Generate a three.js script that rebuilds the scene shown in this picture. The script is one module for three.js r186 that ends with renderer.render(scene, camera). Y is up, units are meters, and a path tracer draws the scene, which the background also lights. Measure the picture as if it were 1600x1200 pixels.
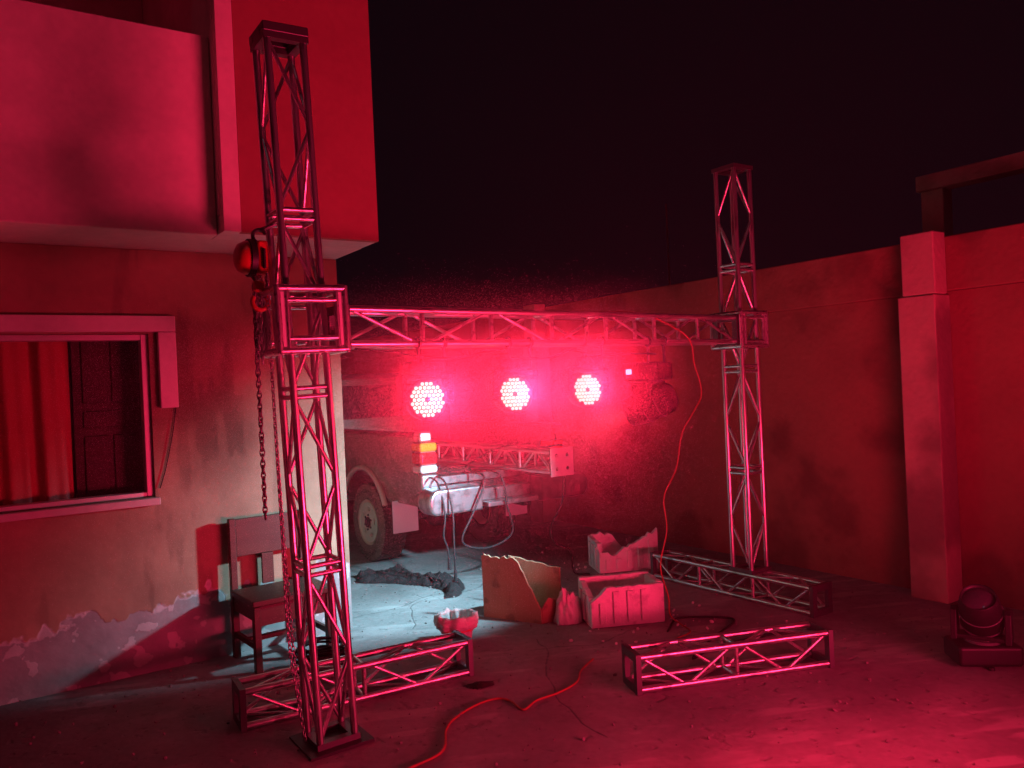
import * as THREE from 'three';
import { RoundedBoxGeometry } from 'three/addons/geometries/RoundedBoxGeometry.js';
import { mergeGeometries } from 'three/addons/utils/BufferGeometryUtils.js';

// ---------------------------------------------------------------- camera, sky, exposure
// World axes: x runs along the house front (to the right and away), -z runs along the boundary wall (to the left and away), y is up.
const scene = new THREE.Scene();
const V = (x, y, z) => new THREE.Vector3(x, y, z);
const camera = new THREE.PerspectiveCamera(2 * Math.atan(600 / 1250) * 180 / Math.PI, 4 / 3, 0.05, 200);
{
  const yaw = 34 * Math.PI / 180, roll = 2.6 * Math.PI / 180;
  const f = V(Math.sin(yaw), 0, -Math.cos(yaw)), r0 = V(Math.cos(yaw), 0, Math.sin(yaw));
  camera.position.set(0, 1.62, 0);
  camera.up.copy(r0.multiplyScalar(Math.sin(roll)).add(V(0, Math.cos(roll), 0)));
  camera.lookAt(camera.position.clone().add(f));
}
const renderer = new THREE.WebGLRenderer({ antialias: true });
renderer.toneMapping = THREE.LinearToneMapping;
renderer.toneMappingExposure = 1;
renderer.shadowMap.enabled = true;

{ // a night sky: almost black, a little lighter and warmer near the horizon
  const W = 64, H = 32, d = new Float32Array(W * H * 4);
  for (let y = 0; y < H; y++) for (let x = 0; x < W; x++) {
    const up = Math.max(0, (y + 0.5) / H * 2 - 1), k = 1 - 0.5 * up, o = (y * W + x) * 4;
    d[o] = 0.0016 * k; d[o + 1] = 0.0013 * k; d[o + 2] = 0.0028 * k; d[o + 3] = 1;
  }
  const t = new THREE.DataTexture(d, W, H, THREE.RGBAFormat, THREE.FloatType);
  t.mapping = THREE.EquirectangularReflectionMapping; t.magFilter = THREE.LinearFilter; t.needsUpdate = true;
  scene.background = t; scene.environment = t;
}
const moon = new THREE.DirectionalLight(new THREE.Color().setRGB(0.8, 0.85, 1), 0.012);
moon.position.set(-6, 12, 5); moon.castShadow = true;
Object.assign(moon.shadow.camera, { left: -12, right: 12, top: 12, bottom: -12, near: 1, far: 40 });
scene.add(moon);
scene.fog = new THREE.FogExp2(new THREE.Color().setRGB(0.95, 0.95, 0.95), 0.0011);   // stage haze

// strengths and colours of the lit lamps (each lamp is built further down)
const LED = { color: [1, 0.013, 0.055], candela: 42, angle: 66, radius: 5 };
const FLOOR_WASH = { color: [1, 0.021, 0.1], candela: 14, angle: 89, radius: 10 };
const WHITE_SPOT = { color: [0.42, 0.78, 1], candela: 80, angle: 42, radius: 3 };

// ---------------------------------------------------------------- helpers
let seed = 7;
const rnd = () => { seed = (seed + 0x6d2b79f5) | 0; let t = Math.imul(seed ^ (seed >>> 15), 1 | seed); t = (t + Math.imul(t ^ (t >>> 7), 61 | t)) ^ t; return ((t ^ (t >>> 14)) >>> 0) / 4294967296; };
const R = (a, b) => a + (b - a) * rnd();
const mix = (a, b, t) => a + (b - a) * t, clamp = (x, a = 0, b = 1) => Math.min(b, Math.max(a, x)), smooth = (a, b, x) => { const t = clamp((x - a) / (b - a)); return t * t * (3 - 2 * t); };
const hash = (x, y, s) => { let h = Math.imul(x, 374761393) ^ Math.imul(y, 668265263) ^ Math.imul(s, 1274126177); h = Math.imul(h ^ (h >>> 13), 1274126177); return ((h ^ (h >>> 16)) >>> 0) / 4294967296; };
function noise(x, y, s, p = 0) {   // value noise, repeating every p cells when p is given
  const ix = Math.floor(x), iy = Math.floor(y), fx = x - ix, fy = y - iy, u = fx * fx * (3 - 2 * fx), v = fy * fy * (3 - 2 * fy);
  const w = (n) => (p ? ((n % p) + p) % p : n);
  return mix(mix(hash(w(ix), w(iy), s), hash(w(ix + 1), w(iy), s), u), mix(hash(w(ix), w(iy + 1), s), hash(w(ix + 1), w(iy + 1), s), u), v);
}
function fbm(x, y, s, oct = 5, p = 0) { let a = 0.5, t = 0, n = 0; for (let i = 0; i < oct; i++) { t += a * noise(x, y, s + i, p); n += a; x *= 2; y *= 2; p *= 2; a *= 0.5; } return t / n; }
function paint(w, h, fn) {   // fn(u, v) -> [r, g, b, height], linear colours; returns a colour map and a bump map
  const c = new Uint8Array(w * h * 4), b = new Uint8Array(w * h * 4), enc = (x) => 255 * (x <= 0.0031308 ? 12.92 * x : 1.055 * Math.pow(clamp(x), 1 / 2.4) - 0.055);
  for (let y = 0; y < h; y++) for (let x = 0; x < w; x++) {
    const p = fn((x + 0.5) / w, (y + 0.5) / h), o = (y * w + x) * 4;
    c[o] = enc(p[0]); c[o + 1] = enc(p[1]); c[o + 2] = enc(p[2]); c[o + 3] = 255;
    b[o] = b[o + 1] = b[o + 2] = 255 * clamp(p[3]); b[o + 3] = 255;
  }
  const tex = (data, srgb) => { const t = new THREE.DataTexture(data, w, h); t.wrapS = t.wrapT = THREE.RepeatWrapping; t.magFilter = THREE.LinearFilter; t.minFilter = THREE.LinearFilter; if (srgb) t.colorSpace = THREE.SRGBColorSpace; t.needsUpdate = true; return t; };
  return { map: tex(c, true), bumpMap: tex(b, false) };
}
const scaled = (t, sx, sy, ox = 0, oy = 0) => { for (const k of ['map', 'bumpMap']) { t[k].repeat.set(1 / sx, 1 / sy); t[k].offset.set(ox / sx, oy / sy); } return t; };
const rgb = (r, g, b) => new THREE.Color().setRGB(r, g, b);
const std = (color, roughness, metalness = 0, more = {}) => new THREE.MeshStandardMaterial({ color: rgb(...color), roughness, metalness, side: THREE.DoubleSide, ...more });
const phys = (color, roughness, metalness = 0, more = {}) => new THREE.MeshPhysicalMaterial({ color: rgb(...color), roughness, metalness, side: THREE.DoubleSide, ...more });

const used = {};
const numbered = (n) => { const k = (used[n] = (used[n] ?? -1) + 1); return k ? n + '_' + String(k).padStart(3, '0') : n; };
function mark(o, label, category, group) { o.userData.label = label; o.userData.category = category; if (group) o.userData.group = group; return o; }
function thing(name, label, category, at = [0, 0, 0], group) {
  const o = new THREE.Group(); o.name = numbered(name); o.position.set(...at); scene.add(o);
  return mark(o, label, category, group);
}
function add(parent, name, geo, mat, at, rot) {
  const m = new THREE.Mesh(geo, mat); m.name = name; m.castShadow = m.receiveShadow = true;
  if (at) m.position.set(...at); if (rot) m.rotation.set(...rot);
  parent.add(m); return m;
}
const Y = V(0, 1, 0);
function uvMetres(geo, off = [0, 0, 0]) {   // each face takes its texture in metres, along the two axes it lies in
  const g = geo.index ? geo.toNonIndexed() : geo, p = g.attributes.position, n = g.attributes.normal, uv = new Float32Array(p.count * 2);
  for (let i = 0; i < p.count; i += 3) {
    const ax = Math.abs(n.getX(i) + n.getX(i + 1) + n.getX(i + 2)), ay = Math.abs(n.getY(i) + n.getY(i + 1) + n.getY(i + 2)), az = Math.abs(n.getZ(i) + n.getZ(i + 1) + n.getZ(i + 2));
    for (let k = i; k < i + 3; k++) {
      const x = p.getX(k) + off[0], y = p.getY(k) + off[1], z = p.getZ(k) + off[2];
      const [a, b] = ay >= ax && ay >= az ? [x, z] : ax >= az ? [z, y] : [x, y];
      uv[2 * k] = a; uv[2 * k + 1] = b;
    }
  }
  g.setAttribute('uv', new THREE.BufferAttribute(uv, 2)); return g;
}
function span(x0, x1, y0, y1, z0, z1, soft = 0) {   // a box between two corners, in the parent's axes, uv in metres
  const w = x1 - x0, h = y1 - y0, d = z1 - z0, g = soft ? new RoundedBoxGeometry(w, h, d, 2, soft) : new THREE.BoxGeometry(w, h, d);
  g.translate((x0 + x1) / 2, (y0 + y1) / 2, (z0 + z1) / 2);
  return uvMetres(g);
}
const cyls = new Map();
function rod(parent, name, a, b, r, mat, seg = 10) {   // a straight tube between two points, sharing geometry between alike tubes
  const d = b.clone().sub(a), len = d.length(), key = r + '_' + len.toFixed(4) + '_' + seg;
  if (!cyls.has(key)) cyls.set(key, new THREE.CylinderGeometry(r, r, len, seg));
  const m = add(parent, name, cyls.get(key), mat);
  m.position.copy(a).add(b).multiplyScalar(0.5); m.quaternion.setFromUnitVectors(Y, d.normalize()); return m;
}
function barGeo(a, b, r, seg = 8) {
  const d = b.clone().sub(a), g = new THREE.CylinderGeometry(r, r, d.length(), seg), m = new THREE.Matrix4().makeRotationFromQuaternion(new THREE.Quaternion().setFromUnitVectors(Y, d.clone().normalize()));
  return g.applyMatrix4(m).translate((a.x + b.x) / 2, (a.y + b.y) / 2, (a.z + b.z) / 2);
}
const curve = (pts) => new THREE.CatmullRomCurve3(pts.map((p) => V(...p)), false, 'centripetal');
const cableGeo = (pts, r, n = 80) => new THREE.TubeGeometry(curve(pts), n, r, 7);
function jag(n, lo, hi) { const a = []; for (let i = 0; i < n; i++) a.push(R(lo, hi)); return a; }

// ---------------------------------------------------------------- materials
// plaster of the house front: tan paint over cement; along the foot the paint has flaked off in a ragged band
const houseTex = scaled(paint(1536, 768, (u, v) => {
  const x = u * 6, y = v * 3, n = fbm(x * 3, y * 3, 11, 5), f = fbm(x * 26, y * 26, 23, 4), m = fbm(x * 1.1, y * 1.1, 5, 4), edge = 0.40 + (fbm(x * 4, 0.5, 31, 4) - 0.5) * 0.34 + (fbm(x * 17, y * 17, 41, 3) - 0.5) * 0.16;
  let c = [0.35 + 0.14 * (n - 0.5), 0.235 + 0.1 * (n - 0.5), 0.155 + 0.07 * (n - 0.5)];
  const dirt = smooth(0.52, 0.7, m) * 0.35 + smooth(0.6, 0.75, fbm(x * 9, y * 2.2, 61, 4)) * 0.22;
  c = c.map((k) => k * (1 - dirt) * (0.92 + 0.16 * f));
  let h = 0.6 + 0.25 * f;
  const bare = smooth(-0.006, 0.006, edge - y);
  const chips = smooth(0.62, 0.64, fbm(x * 11, y * 11, 77, 4));       // flakes of old white paint left on the cement
  const cement = [0.29, 0.29, 0.285].map((k, i) => (chips ? mix(k, [0.44, 0.44, 0.43][i], chips) : k) * (0.75 + 0.5 * fbm(x * 8, y * 8, 91, 5)));
  c = c.map((k, i) => mix(k, cement[i], bare)); h = mix(h, 0.18 + 0.4 * f + 0.15 * chips, bare);
  const rim = smooth(0.022, 0.004, Math.abs(edge - y - 0.006)); c = c.map((k) => mix(k, 0.62, rim * 0.6 * smooth(0.42, 0.58, fbm(x * 6, y * 6, 13, 3))));
  return [...c, h];
}), 6, 3, 3.6, 0);
const M = {};
M.house = std([1, 1, 1], 0.9, 0, { ...houseTex, bumpScale: 0.006 });
const plaster = (base, s, rough = 0.9, grain = 1, stain = 0.3) => std([1, 1, 1], rough, 0, { ...scaled(paint(512, 512, (u, v) => {
  const n = fbm(u * 8, v * 8, s, 6, 8), f = fbm(u * 90, v * 90, s + 9, 3, 90), d = smooth(0.5, 0.72, fbm(u * 5, v * 5, s + 20, 5, 5)), k = (0.86 + 0.28 * n) * (0.93 + 0.14 * f) * (1 - stain * d);
  return [base[0] * k, base[1] * k, base[2] * k, 0.35 + 0.4 * f + 0.2 * n];
}), 2.7, 2.7), bumpScale: 0.004 * grain });
M.cream = plaster([0.78, 0.69, 0.62], 101, 0.9, 0.8, 0.12);
M.redPaint = plaster([0.36, 0.14, 0.12], 131, 0.85, 0.8, 0.12);
M.trim = plaster([0.66, 0.63, 0.6], 151, 0.85, 1, 0.15);
M.boundary = plaster([0.31, 0.11, 0.085], 171, 0.93, 2.8, 0.4);
M.pillar = plaster([0.5, 0.3, 0.26], 191, 0.92, 2.4, 0.5);
// concrete yard: worn grey slab, pale dusting, oil stains, hairline cracks
const cracks = [];
for (const [x, z, a, len] of [[2.9, -4.15, 2.5, 1.5], [2.75, -4.0, 0.55, 0.9], [3.4, -5.6, 2.2, 1.4], [1.9, -5.6, 0.4, 1.2], [4.2, -5.2, 0.9, 1.2]]) {
  let px = x, pz = z, t = a; const pts = [[px, pz]];
  for (let i = 0; i < 16; i++) { t += R(-0.45, 0.45); px += Math.cos(t) * len / 16; pz += Math.sin(t) * len / 16; pts.push([px, pz]); }
  cracks.push(pts);
}
const segDist = (x, y, a, b) => { const dx = b[0] - a[0], dy = b[1] - a[1], t = clamp(((x - a[0]) * dx + (y - a[1]) * dy) / (dx * dx + dy * dy)); return Math.hypot(x - a[0] - t * dx, y - a[1] - t * dy); };
const crackBox = cracks.map((p) => [Math.min(...p.map((q) => q[0])) - 0.02, Math.max(...p.map((q) => q[0])) + 0.02, Math.min(...p.map((q) => q[1])) - 0.02, Math.max(...p.map((q) => q[1])) + 0.02]);
const yardTex = scaled(paint(1536, 1536, (u, v) => {
  const x = u * 8 - 1, z = v * 8 - 8, n = fbm(x * 2.2, z * 2.2, 201, 6), f = fbm(x * 38, z * 38, 211, 3), m = fbm(x * 0.8, z * 0.8, 221, 4), str = fbm(x * 2.5 + z * 1.5, z * 11 - x * 5, 231, 4);
  let k = 0.23 * (0.6 + 0.8 * n) * (0.86 + 0.28 * f);
  k *= 1 - 0.3 * smooth(0.45, 0.75, m); k = mix(k, 0.42, 0.5 * smooth(0.55, 0.72, str) * smooth(0.35, 0.6, n));
  const pit = smooth(0.72, 0.8, fbm(x * 22, z * 22, 251, 3)); k *= 1 - 0.2 * pit;
  let h = 0.5 + 0.3 * f + 0.25 * (n - 0.5) - 0.35 * pit, c = 9;
  for (let i = 0; i < cracks.length; i++) { const q = crackBox[i]; if (x > q[0] && x < q[1] && z > q[2] && z < q[3]) for (let j = 0; j < 16; j++) c = Math.min(c, segDist(x, z, cracks[i][j], cracks[i][j + 1])); }
  const cr = 1 - smooth(0.0015, 0.0055, c + 0.005 * (f - 0.5)); k *= 1 - 0.55 * cr; h -= 0.5 * cr;
  return [k * 1.0, k * 0.99, k * 0.95, h];
}), 8, 8, 1, 8);
M.yard = std([1, 1, 1], 0.86, 0, { ...yardTex, bumpScale: 0.007 });
// mill steel of the trusses: grey paint rubbed to metal
const steelTex = paint(256, 256, (u, v) => { const n = fbm(u * 6, v * 6, 301, 5, 6), s = smooth(0.62, 0.7, fbm(u * 14, v * 14, 311, 4, 14)), k = 0.66 * (0.7 + 0.6 * n) * (1 - 0.55 * s); return [k, k * 0.99, k * 0.98, 0.5 + 0.3 * n - 0.4 * s]; });
M.steel = std([1, 1, 1], 0.3, 0.92, { map: steelTex.map, bumpMap: steelTex.bumpMap, bumpScale: 0.0006 });
M.blackSteel = std([0.035, 0.035, 0.037], 0.5, 0.4);
M.darkSteel = std([0.12, 0.12, 0.125], 0.45, 0.7);
M.plate = std([0.62, 0.62, 0.63], 0.5, 0.35);
M.blackPlastic = std([0.014, 0.014, 0.015], 0.5);
M.greyPlastic = std([0.1, 0.1, 0.11], 0.5);
M.chain = std([0.16, 0.15, 0.15], 0.45, 0.8);
M.chainBright = std([0.5, 0.5, 0.5], 0.38, 0.85);
M.hoistRed = phys([0.62, 0.05, 0.04], 0.35, 0, { clearcoat: 0.5, clearcoatRoughness: 0.3 });
M.led = std([0.9, 0.85, 0.8], 0.3, 0, { emissive: rgb(1, 0.74, 0.55), emissiveIntensity: 2.6 });
M.whiteLens = std([0.9, 0.9, 0.9], 0.2, 0, { emissive: rgb(0.8, 0.95, 1), emissiveIntensity: 3 });
M.redLens = std([0.9, 0.4, 0.4], 0.2, 0, { emissive: rgb(1, 0.1, 0.15), emissiveIntensity: 3 });
M.display = std([0.1, 0.1, 0.1], 0.3, 0, { emissive: rgb(0.3, 0.62, 1), emissiveIntensity: 1.5 });
M.glassLens = phys([0.05, 0.05, 0.06], 0.06, 0, { clearcoat: 1, clearcoatRoughness: 0.03 });
const woodTex = paint(512, 512, (u, v) => { const g = fbm(u * 3, v * 40, 401, 5, 0), r = fbm(u * 2, v * 6, 411, 4); const k = 0.6 + 0.55 * g - 0.25 * r; return [0.075 * k, 0.034 * k, 0.022 * k, 0.4 + 0.4 * g]; });
M.wood = std([1, 1, 1], 0.5, 0, { map: woodTex.map, bumpMap: woodTex.bumpMap, bumpScale: 0.001 });
M.doorWood = std([0.75, 0.72, 0.75], 0.55, 0, { map: woodTex.map, bumpMap: woodTex.bumpMap, bumpScale: 0.001 });
const cardTex = paint(512, 512, (u, v) => { const n = fbm(u * 6, v * 6, 421, 5), f = noise(u * 170, v * 3, 433), d = smooth(0.55, 0.7, fbm(u * 9, v * 9, 441, 4)); const k = (0.8 + 0.3 * n) * (0.94 + 0.1 * f) * (1 - 0.35 * d); return [0.3 * k, 0.175 * k, 0.1 * k, 0.5 + 0.3 * f]; });
M.card = std([1, 1, 1], 0.92, 0, { map: cardTex.map, bumpMap: cardTex.bumpMap, bumpScale: 0.001 });
const foamTex = scaled(paint(512, 512, (u, v) => { const n = fbm(u * 60, v * 60, 451, 3, 60), m = smooth(0.55, 0.75, fbm(u * 7, v * 7, 461, 5, 7)); const k = (0.9 + 0.12 * n) * (1 - 0.28 * m); return [0.78 * k, 0.77 * k, 0.74 * k, n]; }), 0.5, 0.5);
M.foam = std([1, 1, 1], 0.88, 0, { ...foamTex, bumpScale: 0.003 });
const paperTex = paint(512, 512, (u, v) => { const n = fbm(u * 12, v * 12, 471, 5), r = Math.abs(fbm(u * 7, v * 7, 481, 4) - 0.5) * 4; const k = 0.85 + 0.25 * n; return [0.62 * k, 0.58 * k, 0.55 * k, clamp(r)]; });
M.paper = std([1, 1, 1], 0.85, 0, { map: paperTex.map, bumpMap: paperTex.bumpMap, bumpScale: 0.006 });
const ragTex = paint(512, 512, (u, v) => { const r = Math.abs(fbm(u * 9, v * 9, 491, 4) - 0.5) * 4, w = noise(u * 200, v * 200, 497); return [0.014 + 0.006 * w, 0.008 + 0.004 * w, 0.008 + 0.004 * w, clamp(r)]; });
M.rag = std([1, 1, 1], 0.95, 0, { map: ragTex.map, bumpMap: ragTex.bumpMap, bumpScale: 0.01 });
M.cableOrange = std([0.3, 0.05, 0.03], 0.6);
M.cableBlack = std([0.01, 0.009, 0.01], 0.7);
const autoTex = scaled(paint(512, 512, (u, v) => { const n = fbm(u * 7, v * 7, 501, 5, 7), d = smooth(0.5, 0.75, fbm(u * 16, v * 16, 511, 4, 16)); return [mix(0.13, 0.24, d * 0.5) * (0.8 + 0.4 * n), mix(0.135, 0.22, d * 0.5) * (0.8 + 0.4 * n), mix(0.11, 0.17, d * 0.5) * (0.8 + 0.4 * n), 0.5]; }), 0.9, 0.9);
M.paintwork = phys([1, 1, 1], 0.35, 0.35, { map: autoTex.map, clearcoat: 0.8, clearcoatRoughness: 0.12 });
M.flare = phys([0.42, 0.39, 0.31], 0.3, 0.2, { clearcoat: 0.6, clearcoatRoughness: 0.2 });
const chromeTex = scaled(paint(256, 256, (u, v) => { const d = smooth(0.45, 0.7, fbm(u * 9, v * 9, 521, 5, 9)); const k = mix(0.5, 0.32, d); return [k, k, k * 1.02, 0.5 - 0.3 * d]; }), 0.4, 0.4);
M.chrome = std([1, 1, 1], 0.28, 0.9, { map: chromeTex.map, bumpMap: chromeTex.bumpMap, bumpScale: 0.0008 });
M.rim = std([0.62, 0.55, 0.4], 0.4, 0.3);
M.rubber = std([0.05, 0.045, 0.04], 0.85);
M.flap = std([0.6, 0.62, 0.64], 0.7);
M.amber = phys([0.6, 0.2, 0.015], 0.12, 0, { clearcoat: 1 });
M.tailRed = phys([0.55, 0.012, 0.015], 0.12, 0, { clearcoat: 1 });
M.tailClear = phys([0.5, 0.49, 0.48], 0.12, 0, { clearcoat: 1 });
M.autoGlass = phys([0.02, 0.022, 0.025], 0.05, 0, { clearcoat: 1 });
M.windowGlass = phys([1, 1, 1], 0.02, 0, { transmission: 1, thickness: 0, ior: 1.5 });
M.curtain = std([0.5, 0.1, 0.1], 0.95);
M.aluminium = std([0.62, 0.6, 0.6], 0.45, 0.3);

// ---------------------------------------------------------------- the setting
const structure = (name, geo, mat) => { const m = add(scene, name, geo, mat); m.userData.kind = 'structure'; return m; };
structure('ground', uvMetres(new THREE.PlaneGeometry(90, 90).rotateX(-Math.PI / 2)), M.yard);

// the house: ground-floor wall with a window, upper floor standing out over it
const WZ = -5.2, HX = 2.1, SOF = 2.53;
const house = thing('two_storey_house', 'plastered two storey house with overhanging upper floor and flaking paint at its foot', 'house');
{
  const wx0 = -1.0, wx1 = 0.89, wy0 = 1.04, wy1 = 2.02;   // window opening
  const s = new THREE.Shape([[-4.5, 0], [HX, 0], [HX, SOF - 0.003], [-4.5, SOF - 0.003]].map((p) => new THREE.Vector2(...p)));
  s.holes.push(new THREE.Path([[wx0, wy0], [wx0, wy1], [wx1, wy1], [wx1, wy0]].map((p) => new THREE.Vector2(...p))));
  add(house, 'ground_floor_wall', uvMetres(new THREE.ExtrudeGeometry(s, { depth: 0.2, bevelEnabled: false }).translate(0, 0, WZ - 0.2)), M.house);
  add(house, 'end_wall', span(HX - 0.2, HX, 0, SOF - 0.003, -12, WZ - 0.202), M.house);
  add(house, 'inner_wall', span(-4.5, HX - 0.203, 0, SOF - 0.003, -6.3, -6.2), M.cream);
  add(house, 'inner_floor', span(-4.5, HX - 0.203, 0.002, 0.03, -6.197, WZ - 0.203), M.cream);
  add(house, 'inner_partition', span(-4.6, -4.503, 0, SOF - 0.003, -6.3, WZ), M.cream);
  // upper floor: slab and soffit, projecting bay on the right, balcony parapet on the left, dark balcony behind it
  const FZ = -4.5, PZ = -4.62, BX = 1.175;   // bay front, parapet, left edge of the bay
  add(house, 'soffit', span(-4.5, HX, SOF, SOF + 0.14, -12, PZ - 0.15), M.cream);
  add(house, 'bay_soffit', span(BX + 0.003, HX - 0.003, SOF + 0.001, SOF + 0.1, PZ - 0.147, FZ - 0.052), M.cream);
  add(house, 'bay_front', span(1.272, HX, SOF, 5.2, FZ - 0.05, FZ, 0.004), M.redPaint);
  add(house, 'pilaster', span(BX, 1.269, SOF, 5.2, FZ - 0.05, FZ + 0.012, 0.004), M.cream);
  add(house, 'bay_side', span(BX, BX + 0.06, SOF + 0.103, 5.2, -6.5, FZ - 0.053), M.cream);
  add(house, 'bay_end', span(HX - 0.06, HX, SOF + 0.143, 5.2, -12, FZ - 0.053), M.cream);
  add(house, 'parapet', span(-4.5, BX - 0.003, SOF - 0.002, 3.645, PZ - 0.147, PZ, 0.008), M.cream);
  add(house, 'balcony_back_wall', span(-4.5, BX - 0.003, SOF + 0.143, 5.2, -6.6, -6.5), M.cream);
  add(house, 'roof', span(-4.6, HX + 0.05, 5.203, 5.3, -12, FZ + 0.05), M.cream);
  // window: frame, sill, hood moulding
  add(house, 'hood_moulding', span(-1.2, 1.035, 2.03, 2.125, WZ + 0.001, WZ + 0.05, 0.006), M.trim);
  add(house, 'hood_moulding', span(0.935, 1.035, 1.57, 2.027, WZ + 0.001, WZ + 0.05, 0.006), M.trim);
  const win = add(house, 'window', span(wx1 - 0.04, wx1 - 0.002, wy0 + 0.002, wy1 - 0.002, WZ - 0.12, WZ - 0.03, 0.003), M.aluminium);
  add(win, 'frame', span(wx0 + 0.002, wx1 - 0.043, wy1 - 0.035, wy1 - 0.002, WZ - 0.12, WZ - 0.03, 0.003), M.aluminium);
  add(win, 'frame', span(wx0 + 0.002, wx0 + 0.04, wy0 + 0.002, wy1 - 0.038, WZ - 0.12, WZ - 0.03, 0.003), M.aluminium);
  add(win, 'frame', span(wx0 + 0.043, wx1 - 0.043, wy0 + 0.002, wy0 + 0.03, WZ - 0.12, WZ - 0.03, 0.003), M.aluminium);
  add(win, 'pane', span(wx0 + 0.041, wx1 - 0.041, wy0 + 0.031, wy1 - 0.036, WZ - 0.078, WZ - 0.075), M.windowGlass);
  add(house, 'window_sill', span(wx0 - 0.05, wx1 + 0.02, wy0 - 0.045, wy0 - 0.002, WZ + 0.001, WZ + 0.045, 0.006), M.trim);
  // curtain behind the left of the pane
  const cg = new THREE.PlaneGeometry(1.4, 1.0, 120, 10), cp = cg.attributes.position;
  for (let i = 0; i < cp.count; i++) { const x = cp.getX(i); cp.setZ(i, 0.05 * (fbm(x * 9 + 3, cp.getY(i) * 0.7, 711, 3) - 0.5) + 0.02 * Math.sin(x * 30 + 3 * noise(x * 5, 0, 713)) + 0.012 * Math.sin(x * 71 + cp.getY(i) * 2)); }
  cg.computeVertexNormals();
  const cur = add(house, 'curtain', cg, M.curtain, [-0.22, 1.53, WZ - 0.2]); cur.userData.label = 'red lit curtain behind the window pane';
  // dark panelled shutter behind the right of the pane
  const sh = add(house, 'shutter', span(0.5, 0.95, 0.9, 2.15, WZ - 0.29, WZ - 0.26), M.doorWood); sh.userData.label = 'dark panelled wooden shutter inside the window';
  for (const [x0, x1, y0, y1] of [[0.55, 0.68, 1.62, 2.0], [0.71, 0.84, 1.62, 2.0], [0.55, 0.84, 1.47, 1.57], [0.55, 0.68, 1.06, 1.42], [0.71, 0.84, 1.06, 1.42]]) add(sh, 'panel', span(x0, x1, y0, y1, WZ - 0.259, WZ - 0.248, 0.005), M.doorWood);
  add(house, 'fallen_wire', cableGeo([[1.025, 1.57, WZ + 0.012], [1.0, 1.42, WZ + 0.014], [0.95, 1.2, WZ + 0.012], [0.915, 1.09, WZ + 0.012]], 0.003, 30), M.cableBlack);
}

// the boundary wall on the right with two brick piers, the back wall of the yard, and the frame standing beyond
{
  const w = thing('boundary_wall', 'tall grimy plastered boundary wall with piers along the right of the yard', 'wall');
  add(w, 'wall_panel', span(5.6, 5.8, 0, 2.12, -14, 6), M.boundary);
  add(w, 'ring_beam', span(5.57, 5.8, 2.123, 2.5, -14, 6, 0.012), M.boundary);
  for (const z of [-2.98, -7.6]) {
    add(w, 'pier', span(5.4, 5.598, 0, 2.1, z - 0.15, z + 0.115, 0.012), M.pillar);
    add(w, 'pier_head', span(5.41, 5.568, 2.103, 2.53, z - 0.12, z + 0.115, 0.012), M.pillar);
  }
  const b = thing('back_wall', 'dim plastered wall closing the far end of the yard behind the pickup', 'wall');
  add(b, 'wall_panel', span(2.12, 5.59, 0, 2.2, -13.4, -13.2), M.boundary);
  add(b, 'coping', span(2.12, 5.565, 2.203, 2.3, -13.44, -13.16, 0.01), M.boundary);
  const f = thing('concrete_frame', 'bare concrete post and lintel standing up behind the boundary wall', 'frame', [6.5, 0, -3.4]);
  add(f, 'post', span(-0.07, 0.07, 0, 3.02, -0.09, 0.09, 0.01), M.pillar);
  add(f, 'post', span(-0.07, 0.07, 0, 3.02, 3.0, 3.18, 0.01), M.pillar);
  add(f, 'lintel', span(-0.09, 0.09, 3.023, 3.15, -0.12, 4.2, 0.012), M.pillar);
  for (const [x, z, h, what] of [[6.5, -6.4, 3.55, 'taller'], [6.62, -5.75, 3.4, 'shorter']]) {
    const r = rod(scene, numbered('steel_rod'), V(x, 0, z), V(x, h, z), 0.01, M.darkSteel, 6);
    mark(r, what + ' of two thin bare steel rods rising behind the boundary wall', 'rod', 'steel rods behind the boundary wall');
  }
}

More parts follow.
